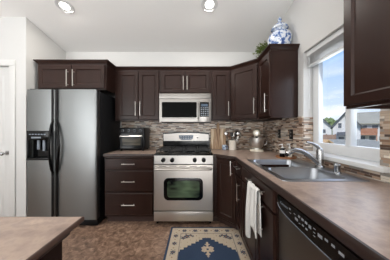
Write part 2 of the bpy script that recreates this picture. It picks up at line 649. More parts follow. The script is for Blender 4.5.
# over the microwave
t = thing('wall_cabinet', 'short dark brown two-door cabinet above the microwave', 'cabinet', (-.541, YU, 0))
upper_body(.766, UD, 1.775, UZ1, t)
door(t, .02, .377, 1.79, 2.105, .355, 1.925, .2)
door(t, .389, .746, 1.79, 2.105, .411, 1.925, .2)
# single right of microwave
t = thing('wall_cabinet', 'narrow dark brown one-door wall cabinet right of the microwave', 'cabinet', (.227, YU, 0))
upper_body(.291, UD, UZ0, UZ1, t)
door(t, .015, .275, UZ0 + .02, 2.105, .25, 1.55, .21)
# diagonal corner
ang = math.atan2(-.295, .31)
t = thing('corner_wall_cabinet', 'dark brown corner wall cabinet with one angled door', 'cabinet', (.52, YU, 0), ang)
R = Matrix.Rotation(-ang, 2)
poly = [tuple(R @ (Vector(p) - Vector((.52, YU)))) for p in ((.52, YU), (.83, 2.185), (1.129, 2.185), (1.129, YB - .001), (.52, YB - .001))]
upper_body(0, 0, UZ0, UZ1, t, poly)
dl_ = math.hypot(.31, .295)
door(t, .02, dl_ - .02, UZ0 + .02, 2.105, dl_ - .05, 1.555, .21)
# right wall upper next to window: origin at far end, local x runs towards the camera
t = thing('wall_cabinet', 'dark brown wall cabinet on right wall beside window, under the ginger jar', 'cabinet', (.83, 2.184, 0), -PI / 2)
upper_body(.348, .299, UZ0, UZ1, t)
door(t, .02, .345, UZ0 + .02, 2.105, .30, 1.545, .21)
# near right upper
t = thing('wall_cabinet', 'large dark brown wall cabinet close at the upper right of the photo', 'cabinet', (.83, .917, 0), -PI / 2)
upper_body(.94, .299, 1.35, 2.13, t)
door(t, .002, .46, 1.365, 2.11, .43, 1.56, .2, stile=.047)
door(t, .468, .93, 1.365, 2.11, .50, 1.56, .2, stile=.047)

# crown moulding: mitred sweep


def sweep(path, prof, m):
    """path: 2D pts, profile (out, z): out = to the right of travel direction"""
    pts = [Vector(p) for p in path]
    loops = []
    for i, p in enumerate(pts):
        d0 = (p - pts[i - 1]).normalized() if i else None
        d1 = (pts[i + 1] - p).normalized() if i < len(pts) - 1 else None
        d0 = d0 or d1
        d1 = d1 or d0
        n0 = Vector((d0.y, -d0.x))
        n1 = Vector((d1.y, -d1.x))
        nn = (n0 + n1).normalized()
        k = 1 / max(.3, nn.dot(n0))
        loops.append([(p.x + nn.x * k * o, p.y + nn.y * k * o, z) for o, z in prof])
    return m.ring(loops)


crown = [(-.02, 2.115), (.002, 2.115), (.004, 2.128), (.014, 2.138), (.026, 2.158), (.034, 2.16), (.034, 2.172), (-.02, 2.172)]
crown = [(o + .001, z) for o, z in crown]
UTOP = 2.172
mb = sweep([(-2.13, YB - .01), (-2.13, 2.24), (-1.209, 2.24), (-1.209, YU), (.52, YU), (.83, 2.185), (.83, 1.836), (XW - .002, 1.836)], crown, MB())
tag(mb.build('crown_molding', 'wood'), 'dark brown crown molding running along the tops of the far wall cabinets', 'molding')
mb = sweep([(XW - .002, .917), (.83, .917), (.83, -.02)][::-1], [(-o, z) for o, z in crown], MB())
tag(mb.build('crown_molding', 'wood'), 'dark brown crown molding on the near right wall cabinet', 'molding')

# base cabinets
BZ = .883


def base_body(w, dep, parent, toe=True, kick=.07):
    m = MB()
    m.box(0, .018, 0, dep, .1, BZ).box(w - .018, w, 0, dep, .1, BZ).box(.018, w - .018, 0, dep, .1, .118)
    m.box(.018, w - .018, dep - .01, dep, .118, BZ).box(.018, w - .018, 0, .02, BZ - .07, BZ)
    m.box(.018, w - .018, 0.002, .02, .118, BZ - .07)
    m.build('body', 'wood', parent)
    MB().box(0, w, kick, kick + .015, 0, .1).build('toe_kick', 'woodin', parent)


YBF = 2.18
t = thing('base_cabinet', 'dark brown three-drawer base cabinet between refrigerator and range', 'cabinet', (-1.198, YBF, 0))
base_body(.648, YB - YBF - .014, t)
drawer(t, .012, .636, .725, .865, .17)
drawer(t, .012, .636, .435, .700, .17)
drawer(t, .012, .636, .125, .410, .17)

# corner base
fa, fb = Vector((.275, YBF)), Vector((.485, 1.95))
fl = (fb - fa).length
ang2 = math.atan2(fb.y - fa.y, fb.x - fa.x)
t = thing('corner_base_cabinet', 'dark brown corner base cabinet with angled door right of the range', 'cabinet', (fa.x, fa.y, 0), ang2)
R = Matrix.Rotation(-ang2, 2)


def tl(p):
    return tuple(R @ (Vector(p) - fa))


poly = [tl(p) for p in ((.226, YBF), tuple(fa), tuple(fb), (XW - .014, 1.95), (XW - .014, YB - .014), (.226, YB - .014))]
MB().prism(poly, .1, BZ).build('body', 'wood', t)
MB().prism([tl(p) for p in ((.226, YBF + .07), (.30, YBF + .07), (.545, 2.0), (1.1, 2.0), (1.1, YB - .03), (.226, YB - .03))], 0, .1).build('toe_kick', 'woodin', t)
door(t, .012, fl - .014, .125, .865, fl - .06, .78, .17)

# right run
XF = .485
t = thing('base_cabinet', 'narrow dark brown base cabinet with one drawer between corner cabinet and sink cabinet', 'cabinet', (XF, 1.949, 0), -PI / 2)
base_body(.247, XW - XF - .014, t)
drawer(t, .008, .24, .73, .865, .13, hz=.82)
door(t, .008, .24, .125, .715, .185, .57, .19, stile=.05)
t = thing('sink_base_cabinet', 'dark brown two-door base cabinet under the sink with towel on its pull', 'cabinet', (XF, 1.70, 0), -PI / 2)
base_body(.722, XW - XF - .014, t)
fd = drawer(t, .008, .70, .735, .868, None, name='false_front')
pull(fd, (.43, -DT, .815), 'x', .36)
door(t, .008, .395, .125, .72, .36, .6, .2)
door(t, .403, .70, .125, .72, .54, .62, .2, stile=.05)
t = thing('base_cabinet', 'dark brown base cabinet beyond the dishwasher at the near end of the counter', 'cabinet', (XF, .388, 0), -PI / 2)
base_body(.72, XW - XF - .014, t)
drawer(t, .012, .70, .73, .865, .15)
door(t, .012, .352, .125, .715, .31, .6)
door(t, .360, .70, .125, .715, .40, .6)

# ------------------------------------------------------------------ worktops
ZU = ZC - .04


def worktop(name, label, polys, edge_path, holes=None):
    t = thing(name, label, 'countertop')
    m = MB()
    for p in polys:
        m.prism(p, ZU, ZC)
    m.build('laminate_top', 'lam', t)
    e = sweep(edge_path, [(0, ZU), (.010, ZU), (.012, ZU + .003), (.012, ZC - .005), (.009, ZC - .0005), (0, ZC - .0005)], MB())
    e.build('edge_band', 'edge', t, 'dark brown edge band')
    return t


YE = 2.155
worktop('countertop', 'short brown mottled countertop under the toaster oven', [[(-1.20, YE), (-.549, YE), (-.549, YB - .013), (-1.20, YB - .013)]],
        [(-1.20, YE), (-.549, YE)])
XE = .463
SX0, SX1, SY0, SY1 = .55, 1.045, 1.015, 1.725
polys = [[(.226, YE), (.262, YE), (XE, 1.935), (XE, SY1), (XW - .013, SY1), (XW - .013, YB - .013), (.226, YB - .013)],
         [(XE, SY0), (SX0, SY0), (SX0, SY1), (XE, SY1)], [(SX1, SY0), (XW - .013, SY0), (XW - .013, SY1), (SX1, SY1)],
         [(XE, -.35), (XW - .013, -.35), (XW - .013, SY0), (XE, SY0)]]
worktop('countertop', 'long brown mottled countertop holding the sink and running to lower right', polys, [(.226, YE), (.262, YE), (XE, 1.935), (XE, -.35)])

# island
t = thing('kitchen_island', 'island corner with pale brown mottled top at the lower left', 'island', (-.408, .592, 0))
ZI = ZC - .018
MB().box(-1.3, 0, -1.6, 0, ZI, ZC).build('laminate_top', 'lam', t)
sweep([(-1.3, 0), (0, 0), (0, -1.6)][::-1], [(0, ZI), (.004, ZI), (.006, ZI + .003), (.006, ZC - .005), (.003, ZC - .0005), (0, ZC - .0005)], MB()).build('edge_band', 'iedge', t, 'brown edge band')
MB().box(-1.27, -.022, -1.57, -.022, ZI - .03, ZI - .001, .004).build('apron', 'wood', t)
MB().box(-1.26, -.055, -1.55, -.03, .1, ZI - .031).box(-1.2, -.1, -1.5, -.09, 0, .1).build('body', 'wood', t)
e2 = MB()
e2.box(-.0545, -.045, -.10, -.03, .1, ZI - .031).box(-.0545, -.045, -1.55, -1.48, .1, ZI - .031).box(-.0545, -.045, -1.48, -.10, ZI - .10, ZI - .031).box(-.0545, -.045, -1.48, -.10, .1, .18)
e2.build('side_panel', 'wood', t)

# ------------------------------------------------------------------ refrigerator
FX0, FX1, FY = -2.15, -1.253, 2.10
t = thing('refrigerator', 'side-by-side stainless steel refrigerator with black sides and door dispenser', 'refrigerator', (FX0, FY, 0))
fw = FX1 - FX0
FH = 1.748
MB().box(.004, fw - .004, .075, .66, .03, FH - .015, .006).box(.02, fw - .02, .1, .64, 0.0, .03).build('cabinet_body', 'blackside', t)
MB().box(.01, fw - .01, .03, .075, .01, .085, .004).build('base_grille', 'blackp', t)
sp = .368      # freezer door width
dz0, dz1 = .10, FH


def door_prof(x0, x1, cl, cr_):
    """rounded outline in plan, front at y=0"""
    r = .018
    pts = [(x0, .068)]
    pts += [(x0, r)] + [(x0 + r - r * math.cos(a), r - r * math.sin(a)) for a in (PI / 6, PI / 3, PI / 2)]
    n = 6
    for k in range(1, n):
        u = k / n
        pts.append((x0 + r + (x1 - x0 - 2 * r) * u, -.008 * math.sin(PI * u)))
    pts += [(x1 - r + r * math.cos(a), r - r * math.sin(a)) for a in (PI / 2, PI / 3, PI / 6, 0)]
    pts.append((x1, .068))
    return pts


hx0, hx1, hz0, hz1 = .018, .296, .855, 1.225
g = .0035
d1 = MB()
d1.prism(door_prof(.004, sp - g, 0, 0), dz0, hz0).prism(door_prof(.004, sp - g, 0, 0), hz1, dz1)
d1.box(.004, hx0, .0, .068, hz0, hz1).box(hx1, sp - g, -.004, .068, hz0, hz1).box(hx0, hx1, .062, .068, hz0, hz1)
D1 = d1.build('door', 'steel', t, 'left freezer door with ice and water dispenser')
D2 = MB().prism(door_prof(sp + g, fw - .004, 0, 0), dz0, dz1).build('door', 'steel', t, 'wide right refrigerator door')
for D, xx, sgn in ((D1, sp - g, -1), (D2, sp + g, 1)):
    MB().box(min(xx + sgn * .013, xx + sgn * .036), max(xx + sgn * .013, xx + sgn * .036), -.014, .0, dz0, dz1, .003) .build('edge_trim', 'blackp', D)
    pts, rr = [], []
    xh = xx + sgn * .024
    for k in range(15):
        u = k / 14
        z = .70 + u * .64
        pts.append((xh + (.05 if sgn > 0 else -.015) * math.sin(PI * u), -.004 - .034 * math.sin(PI * u) ** .45, z))
        rr.append(.014)
    pts = [(xh, -.002, .60)] + pts + [(xh, -.002, 1.44)]
    rr = [.008] + rr + [.008]
    MB().tube(pts, rr, 10).build('handle', 'black', D)
# dispenser
dp = MB().box(hx0, hx1, -.012, -.002, hz1 - .12, hz1, .004).box(hx0, hx0 + .018, -.012, .0, hz0, hz1 - .12, .003).box(hx1 - .018, hx1, -.012, .0, hz0, hz1 - .12, .003).box(hx0, hx1, -.016, .06, hz0, hz0 + .03, .004)
dp.box(hx0 + .001, hx1 - .001, -.002, .06, hz1 - .118, hz1 - .002)
dp.box(hx0 + .018, hx1 - .018, .055, .061, hz0, hz1 - .12)
dpo = dp.build('dispenser', 'black', D1, 'black dispenser recess')
MB().box(hx0 + .10, hx0 + .13, .02, .045, hz0 + .13, hz0 + .25, .004).box(hx0 + .17, hx0 + .20, .02, .045, hz0 + .11, hz0 + .25, .004).build('paddle', 'key', dpo)
kk = MB()
for k in range(6):
    kk.box(hx0 + .03 + k * .037, hx0 + .055 + k * .037, -.014, -.011, hz1 - .052, hz1 - .038)
kk.box(hx0 + .06, hx0 + .18, -.014, -.011, hz1 - .095, hz1 - .075)
kk.build('buttons', 'key', dpo)
for x in (.03, fw - .09):
    MB().box(x, x + .06, .02, .12, FH - .002, FH + .014, .004).build('hinge_cover', 'blackp', t)

# ------------------------------------------------------------------ microwave
mw = .758
t = thing('microwave', 'stainless over-the-range microwave with black window', 'microwave', (-.537, 2.415, 1.352))
mh = .415
MB().box(0, mw, .03, YB - 2.415 - .013, 0, mh, .004).build('housing', 'steelm', t)
gr = MB().box(0, mw, .0, .03, mh - .075, mh, .004)
for k in range(3):
    gr.box(.02, mw - .02, -.002, .0, mh - .062 + k * .018, mh - .054 + k * .018)
gr.build('vent_grille', 'steelm', t)
dx = .565
dpn = []
md = panel_front(MB(), .0, dx, .0, mh - .078, [(0, .004), (.004, 0), (.05, 0), (.054, .006)], .029).build('door', 'steelm', t)
MB().ring([[(p[0], y, p[1]) for p in rrect(.04, dx - .018, .065, mh - .125, .012)] for y in (.006, -.002)]).build('window', 'mwglass', md)
MB().tube([(dx + .005, .0, .05), (dx + .005, -.035, .07), (dx + .005, -.035, mh - .145), (dx + .005, 0, mh - .125)], .009, 10).build('handle', 'steelm', md)
cp = MB().box(dx + .001, mw, .0, .029, 0, mh - .078, .003).build('control_panel', 'steelm', t)
MB().ring([[(p[0], y, p[1]) for p in rrect(dx + .028, mw - .035, .075, mh - .125, .008)] for y in (.003, -.003)]).build('keypad_panel', 'black', cp)
kp = MB()
for r in range(5):
    for c in range(4):
        kp.box(dx + .04 + c * .031, dx + .062 + c * .031, -.0045, -.003, .09 + r * .027, .104 + r * .027)
kp.build('keypad_buttons', 'key', cp)
MB().box(dx + .045, mw - .05, -.0045, -.003, .225, .262).build('display', 'lcd', cp)
MB().box(.02, mw - .02, .02, .3, -.006, .0).build('underside_plate', 'blackp', t)

# ------------------------------------------------------------------ range
RX, RY, RW = -.541, 2.14, .760
t = thing('gas_range', 'stainless steel freestanding gas range with black cooktop', 'range', (RX, RY, 0))
rd = YB - RY - .014
MB().box(.003, RW - .003, .03, rd, .06, .905).build('side_body', 'blackside', t)
for x in (.03, RW - .03):
    for y in (.07, rd - .05):
        MB().cyl((x, y, 0), (x, y, .06), .015).build('foot', 'blackp', t)
MB().box(0, RW, .0, rd - .06, .905, .928, .006).build('cooktop', 'black', t)
cpn = MB().prism([(.0, .797), (.03, .797), (.03, .904), (.012, .904)], 0, RW, 'x')
CP = cpn.build('control_panel', 'steelm', t)
for x in (.12, .235, .525, .64):
    k = MB().cyl((x, .008, .850), (x, -.028, .846), .028, .025, 18)
    k.box(x - .005, x + .005, -.036, -.02, .824, .868, .002)
    k.build('knob', 'black', CP)
# oven door with curved-cornered window
oz0, oz1 = .205, .788
od = panel_front(MB(), .002, RW - .002, oz0, oz1, [(0, -.022), (.006, -.028)], .028)
OD = od.build('oven_door', 'steelh', t)
MB().ring([[(p[0], y, p[1]) for p in rrect(.13 - q, RW - .13 + q, .34 - q, .625 + q, .06)] for y, q in ((-.02, 0), (-.031, 0), (-.032, -.004))]).build('window_frame', 'black', OD)
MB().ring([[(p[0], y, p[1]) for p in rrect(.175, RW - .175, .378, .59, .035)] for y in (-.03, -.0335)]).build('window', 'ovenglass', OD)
sl = MB()
for k in range(5):
    sl.box(.07 + k * .13, .16 + k * .13, -.0292, -.027, oz1 - .018, oz1 - .012)
sl.build('vent_slots', 'blackp', OD)
MB().tube([(.03, -.027, .744), (.03, -.07, .744), (.05, -.078, .744), (RW - .05, -.078, .744), (RW - .03, -.07, .744), (RW - .03, -.027, .744)], .0125, 12).build('handle', 'steelh', OD)
MB().box(.002, RW - .002, -.018, .028, .065, .192, .006).build('drawer', 'steelh', t)
# burners and grates
gy0, gy1 = .045, rd - .10
for ix, cx in enumerate((.2, .56)):
    for iy, cy in enumerate((gy0 + .13, gy1 - .11)):
        r = (.05, .042, .036, .046)[ix * 2 + iy]
        MB().lathe([(r, .928), (r, .938), (r * .75, .944), (r * .75, .95), (r * .6, .955)], (cx, cy), 20).build('burner', 'iron', t)
for x0, x1 in ((.025, .372), (.388, .735)):
    gmb = MB()
    zt_ = .975
    b_ = .006

    def bar(ax, ay, bx, by, z0=zt_ - .012):
        gmb.box(min(ax, bx) - b_, max(ax, bx) + b_, min(ay, by) - b_, max(ay, by) + b_, z0, zt_, .002, 1)
    bar(x0, gy0, x1, gy0)
    bar(x0, gy1, x1, gy1)
    bar(x0, gy0, x0, gy1)
    bar(x1, gy0, x1, gy1)
    bar(x0, (gy0 + gy1) / 2, x1, (gy0 + gy1) / 2)
    xm = (x0 + x1) / 2
    for yy in (gy0 + .13, gy1 - .11):
        bar(x0, yy, xm - .03, yy)
        bar(xm + .03, yy, x1, yy)
    for a_, b2 in ((gy0, gy0 + .10), (gy0 + .16, (gy0 + gy1) / 2), ((gy0 + gy1) / 2, gy1 - .14), (gy1 - .08, gy1)):
        bar(xm, a_, xm, b2)
    for x in (x0, x1):
        for y in (gy0, (gy0 + gy1) / 2, gy1):
            gmb.box(x - b_, x + b_, y - b_, y + b_, .928, zt_ - .01)
    gmb.build('grate', 'iron', t)
# backguard with gently arched top
by0, by1 = rd - .07, rd
arch = [(0.0, .93)] + [(RW * k / 14, 1.185 + .022 * math.sin(PI * k / 14)) for k in range(15)] + [(RW, .93)]
BG = MB().prism(arch, by0 + .006, by1, 'y').build('backguard', 'black', t)
arch2 = [(.012, 1.058)] + [(.012 + (RW - .024) * k / 14, 1.165 + .022 * math.sin(PI * k / 14)) for k in range(15)] + [(RW - .012, 1.058)]
MB().prism(arch2, by0 - .006, by0 + .006, 'y').build('steel_fascia', 'steelm', BG)
MB().ring([[(p[0], y, p[1]) for p in ((.26, 1.15), (.50, 1.15), (.485, 1.09), (.455, 1.075), (.305, 1.075), (.275, 1.09))] for y in (by0 - .006, by0 - .010)]).build('clock_display', 'lcd', BG)
bt = MB()
for k in range(5):
    bt.box(.285 + k * .04, .31 + k * .04, by0 - .0115, by0 - .010, 1.09, 1.105).box(.29 + k * .04, .306 + k * .04, by0 - .0115, by0 - .010, 1.12, 1.132)
bt.build('clock_buttons', 'key', BG)
MB().cyl((.563, by0 - .006, 1.11), (.563, by0 - .014, 1.11), .009).build('light_button', 'black', BG)

# ------------------------------------------------------------------ dishwasher
DY0, DY1 = .39, .976
t = thing('dishwasher', 'stainless dishwasher with black control strip beside the sink cabinet', 'dishwasher', (XF, DY1, 0), -PI / 2)
w = DY1 - DY0
MB().box(.004, w - .004, .02, .58, .1, .86).box(.02, w - .02, .09, .55, 0, .1).build('tub_body', 'blackp', t)
DWD = MB().box(.004, w - .004, -.002, .02, .115, .81, .003).build('door', 'dwsteel', t)
low = [(.004, .812), (.02, .797), (.06, .784), (.14, .778), (w / 2, .775), (w - .14, .778), (w - .06, .784), (w - .02, .797), (w - .004, .812)]
CPD = MB().prism([(.004, .857)] + low + [(w - .004, .857)], -.008, .02, 'y').build('control_panel', 'black', t)
low2 = low
lp = MB()
lp.tube([(x, -.008, z - .001) for x, z in low2], .0022, 6)
lp.build('trim_line', 'key', CPD)
bt = MB()
for k, (x, z, a, b_) in enumerate([(.115, .822, .012, .010), (.118, .806, .014, .003), (.155, .820, .012, .003), (.165, .798, .022, .014), (.19, .822, .014, .012), (.214, .821, .014, .012), (.238, .820, .014, .012), (.262, .815, .014, .016),
                                   (.195, .795, .010, .004), (.218, .798, .012, .008), (.242, .796, .012, .008), (.29, .828, .012, .003), (.29, .812, .01, .003), (.29, .798, .01, .003), (.315, .812, .022, .016), (.35, .82, .014, .010), (.38, .82, .014, .010), (.41, .815, .02, .012)]):
    MB().box(x + .012, x + .012 + a, -.0092, -.0078, z + .008, z + .008 + b_ * .8, 0).build('button', 'print', CPD)


def text_mesh(s, size, name, m, parent, loc, rot):
    cu = bpy.data.curves.new(name, 'FONT')
    cu.body = s
    cu.size = size
    cu.extrude = .0004
    tmp = bpy.data.objects.new(name, cu)
    C.objects.link(tmp)
    bpy.context.view_layer.update()
    me = bpy.data.meshes.new_from_object(tmp.evaluated_get(bpy.context.evaluated_depsgraph_get()))
    C.objects.unlink(tmp)
    bpy.data.objects.remove(tmp)
    me.materials.append(M[m])
    o = bpy.data.objects.new(name, me)
    C.objects.link(o)
    o.parent = parent
    o.location = loc
    o.rotation_euler = rot
    return o


text_mesh('Kenmore', .0195, 'brand_lettering', 'key', CPD, (.038, -.0084, .822), (PI / 2, 0, 0))

# ------------------------------------------------------------------ sink
t = thing('kitchen_sink', 'double-bowl stainless steel sink set in the counter below the window', 'sink', (0, 0, 0))
sm = MB()
zr = ZC + .004
outer = rrect(.53, 1.062, 1.0, 1.74, .03)
b1 = rrect(.565, .965, 1.035, 1.345, .05)
b2 = rrect(.565, .965, 1.375, 1.705, .05)


def vloop(pts, z):
    return [sm.bm.verts.new((p[0], p[1], z)) for p in pts]


def eloop(vs):
    return [sm.bm.edges.new((vs[i], vs[(i + 1) % len(vs)])) for i in range(len(vs))]


vo, v1, v2 = vloop(outer, zr), vloop(b1, zr), vloop(b2, zr)
es = eloop(vo) + eloop(v1) + eloop(v2)
bmesh.ops.triangle_fill(sm.bm, edges=es, use_beauty=True, use_dissolve=False)
lo = vloop(rrect(.526, 1.066, .996, 1.744, .033), ZC + .0005)
for i in range(len(vo)):
    sm.bm.faces.new((vo[i], vo[(i + 1) % len(vo)], lo[(i + 1) % len(vo)], lo[i]))
sm.build('rim_deck', 'sink', t)
for (x0, x1, y0, y1), dep in (((.565, .965, 1.035, 1.345), .19), ((.565, .965, 1.375, 1.705), .17)):
    lps = []
    for q, z in ((0, 0), (.004, -.006), (.012, -dep * .6), (.02, -dep + .03), (.05, -dep)):
        lps.append([(p[0], p[1], zr + z) for p in rrect(x0 + q, x1 - q, y0 + q, y1 - q, .05)])
    o = MB().ring(lps, cap0=False).build('bowl', 'sink', t, ang=60)
    cx, cy = (x0 + x1) / 2, (y0 + y1) / 2
    MB().lathe([(.045, zr - dep + .0005), (.045, zr - dep + .003), (.03, zr - dep + .002), (.01, zr - dep + .001)], (cx, cy)).build('drain', 'chrome', o)

# faucet
t = thing('kitchen_faucet', 'brushed chrome single-lever faucet behind the sink divider', 'faucet', (1.022, 1.37, zr))
MB().lathe([(.034, 0), (.034, .006), (.026, .014), (.026, .10), (.025, .135), (.021, .15), (.012, .156)], n=24).build('body', 'chrome', t)
pts = [(-.01, .0, .03), (-.05, 0, .065), (-.10, 0, .105), (-.155, 0, .135), (-.205, 0, .142), (-.245, 0, .128), (-.268, 0, .108)]
MB().tube(pts, [.018, .018, .018, .018, .018, .02, .021], 14).build('spout', 'chrome', t)
MB().cyl((-.268, 0, .108), (-.280, 0, .094), .0165, .014).build('spray_head', 'blackp', t)
MB().tube([(0, 0, .145), (-.02, 0, .172), (-.06, 0, .194), (-.11, 0, .206)], [.017, .014, .010, .007], 12).build('lever', 'chrome', t)
t = thing('soap_dispenser', 'small chrome air gap cap on sink deck near right of faucet', 'air gap', (1.005, 1.182, zr))
MB().lathe([(.024, 0), (.024, .004), (.019, .008), (.019, .045), (.021, .048), (.021, .058), (.016, .064)], n=20).build('cap', 'chrome', t)
t.name = 'air_gap'

# ------------------------------------------------------------------ towel over the pull
bxl = XF - DT - .032   # bar centre x
bz = .815


def towel():
    m = MB()
    nu, nv = 22, 40
    rows = []
    y0, y1 = 1.35, 1.15
    for j in range(nv + 1):
        v = j / nv
        row = []
        for i in range(nu + 1):
            u = i / nu
            back = .34 + .02 * math.sin(u * 5)
            front = .43 if u < .52 else .32
            front += .02 * math.sin(u * 9) - .05 * max(0, u - .35) * (u < .52)
            total = back + front
            s_ = v * total - back           # <0 back, >0 front
            yy = y0 + (y1 - y0) * u
            hang = abs(s_)
            yy = yy + (.5 - u) * .05 * min(1, hang * 3)
            wob = .007 * math.sin(u * 15) * min(1, hang * 6)
            if abs(s_) < .012:
                x = bxl - s_ / .012 * .009
                z = bz + .0085
            else:
                x = bxl - (.0095 + max(0, wob + .004) + .012 * min(1, hang * 4) * (.3 + .4 * math.sin(u * 6 + 1) ** 2)) if s_ > 0 else bxl + .010
                z = bz - hang + .012
            row.append(m.bm.verts.new((x, yy, z)))
        rows.append(row)
    for j in range(nv):
        for i in range(nu):
            m.bm.faces.new((rows[j][i], rows[j][i + 1], rows[j + 1][i + 1], rows[j + 1][i]))
    bmesh.ops.recalc_face_normals(m.bm, faces=m.bm.faces)
    o = m.build('dish_towel', 'cloth', ang=80)
    so = o.modifiers.new('thick', 'SOLIDIFY')
    so.thickness = .003
    so.offset = 0
    return o


tag(towel(), 'white cotton dish towel hanging from the pull of the sink cabinet', 'towel')

# ------------------------------------------------------------------ toaster oven
t = thing('toaster_oven', 'black countertop toaster oven with glass door and knobs', 'toaster oven', (-1.150, 2.465, ZC))
ow, oh, odp = .385, .345, .28
MB().box(0, ow, .012, odp, .015, oh, .018, 3).build('housing', 'blackp', t)
MB().box(.004, ow - .004, 0, .014, .02, oh - .005, .008).build('front_panel', 'blackp', t)
for x in (.03, ow - .03):
    for y in (.03, odp - .04):
        MB().cyl((x, y, 0), (x, y, .018), .014).build('foot', 'blackp', t)
for k in range(4):
    kb = MB().cyl((.06 + k * .088, 0, oh - .045), (.06 + k * .088, -.018, oh - .045), .017, .015).build('knob', 'iron', t)
    MB().cyl((.06 + k * .088, 0, oh - .045), (.06 + k * .088, -.004, oh - .045), .021, .020).build('knob_ring', 'key', kb)
td = panel_front(MB(), .02, ow - .02, .035, oh - .085, [(0, -.006), (.004, -.010), (.035, -.010), (.038, -.006)], 0).build('door', 'black', t)
MB().box(.06, ow - .055, -.009, -.005, .085, .185).build('glass', 'toastglass', td)
MB().tube([(.035, -.010, .216), (.035, -.036, .218), (ow - .035, -.036, .218), (ow - .035, -.010, .216)], .0105, 10).build('handle', 'nickel', td)

# ------------------------------------------------------------------ cutting board, crock, utensils, mug
t = thing('cutting_board', 'striped wooden paddle cutting board leaning on the backsplash', 'cutting board', (.365, 2.70, ZC))
bd = rrect(-.125, .125, 0, .335, .02)
m = MB()
m.ring([[(p[0], y, p[1]) for p in bd] for y in (0, .018)])
B1 = m.xf(Matrix.Rotation(-.13, 4, 'X')).build('board', 'maple', t)
m = MB()
m.ring([[(p[0], y, p[1]) for p in rrect(-.024, .024, .33, .43, .018)] for y in (0, .018)])
m.xf(Matrix.Rotation(-.13, 4, 'X')).build('handle', 'maple', t)
CRX, CRY = .575, 2.60
t = thing('utensil_crock', 'white ceramic crock full of utensils beside the cutting board', 'crock', (CRX, CRY, ZC))
MB().lathe([(.052, 0), (.058, .004), (.058, .145), (.060, .15), (.055, .15), (.053, .02), (.01, .012)]).build('crock_body', 'ceram', t)
us = [(-.03, .01, 'silver_u', 'whisk'), (-.008, -.022, 'black_u', 'spatula'), (.03, -.01, 'silver_u', 'ladle'), (.012, .025, 'wood_u', 'wooden_spoon'), (-.02, -.015, 'wood_u', 'wooden_spoon'), (.022, .008, 'black_u', 'slotted_spoon'), (0, .0, 'silver_u', 'fork'), (.038, .012, 'silver_u', 'serving_spoon'), (-.036, -.012, 'silver_u', 'serving_spoon')]
lab = {0: 'steel whisk leaning left in the utensil crock', 1: 'black spatula at the front of the utensil crock', 2: 'steel ladle leaning right in the utensil crock', 3: 'dark wooden spoon at the back of the utensil crock',
       4: 'dark wooden spoon leaning left at the front of the crock', 5: 'black slotted spoon leaning right in the crock', 6: 'upright steel serving fork in the middle of the crock',
       7: 'steel serving spoon leaning furthest right in the crock', 8: 'steel serving spoon leaning furthest left in the crock'}
for i, (dx_, dy_, mm, nm) in enumerate(us):
    t = thing(nm, lab[i], nm.replace('_', ' '), (CRX, CRY, ZC + .03), 0, None)
    top = Vector((dx_ * 2.9, dy_ * 1.4, .175 + .014 * (i % 3)))
    MB().cyl((dx_ * .4, dy_ * .4, 0), top, .0045, .006, 8).build('shaft', mm, t)
    h = MB()
    if nm == 'whisk':
        for a in range(4):
            c, s_ = math.cos(a * PI / 4) * .02, math.sin(a * PI / 4) * .02
            h.tube([top, top + Vector((c, s_, .025)), top + Vector((c * .8, s_ * .8, .05)), top + Vector((0, 0, .06)), top + Vector((-c * .8, -s_ * .8, .05)), top + Vector((-c, -s_, .025)), top], .0014, 5)
    elif nm in ('spatula', 'fork'):
        h.box(top.x - .027, top.x + .027, top.y - .002, top.y + .002, top.z - .002, top.z + .055, .0015, 1)
    else:
        h.sphere(top + Vector((0, 0, .02)), .033, (1, .4, 1.2))
    h.build('head', mm, t)
t = thing('mug', 'small blue and white patterned cup in front of the cutting board', 'cup', (.445, 2.62, ZC))
MB().lathe([(.028, 0), (.034, .006), (.035, .075), (.032, .075), (.031, .01), (.005, .008)]).build('cup_body', 'mug', t)
MB().tube([(.032, 0, .06), (.052, 0, .058), (.056, 0, .04), (.05, 0, .022), (.032, 0, .02)], .0045, 8).build('handle', 'mug', t)

# ------------------------------------------------------------------ stand mixer
t = thing('stand_mixer', 'cream stand mixer with steel bowl in the counter corner', 'mixer', (.915, 2.50, ZC), math.radians(-20))
b = MB().ring([[(p[0], p[1], z) for p in rrect(-.10 + q, .10 - q, -.13 + q, .17 - q, .08)] for q, z in ((0, 0), (0, .018), (.012, .028))])
b.build('base', 'cream', t, ang=50)
MB().ring([[(p[0], p[1], z) for p in rrect(-.04 * k, .04 * k, .09, .165, .02)] for z, k in ((.02, 1.3), (.08, 1), (.2, .95), (.24, 1.2))]).build('neck', 'cream', t, ang=50)
hd = MB()
lps = []
for y, rx, rz, zc_ in ((-.135, .024, .026, .266), (-.13, .04, .04, .266), (-.09, .054, .052, .268), (0, .062, .058, .270), (.08, .056, .054, .268), (.15, .048, .046, .262), (.175, .02, .02, .258)):
    lps.append([(rx * math.cos(2 * PI * k / 20), y, zc_ + rz * math.sin(2 * PI * k / 20)) for k in range(20)])
hd.ring(lps).build('motor_head', 'cream', t, ang=50)
MB().cyl((0, -.133, .266), (0, -.141, .266), .017, .015, 18).build('hub_cap', 'bowl', t)
MB().cyl((0, -.05, .16), (0, -.05, .222), .016, .022, 14).build('beater_shaft', 'chrome', t)
MB().lathe([(.055, .028), (.062, .03), (.060, .042), (.084, .065), (.098, .10), (.104, .15), (.106, .19), (.110, .193), (.104, .195), (.098, .14), (.08, .08), (.01, .055)], (0, -.04)).build('bowl', 'bowl', t, ang=50)
MB().tube([(.098, -.04, .165), (.135, -.04, .16), (.14, -.04, .12), (.125, -.04, .095), (.085, -.04, .09)], .006, 8).build('bowl_handle', 'chrome', t)

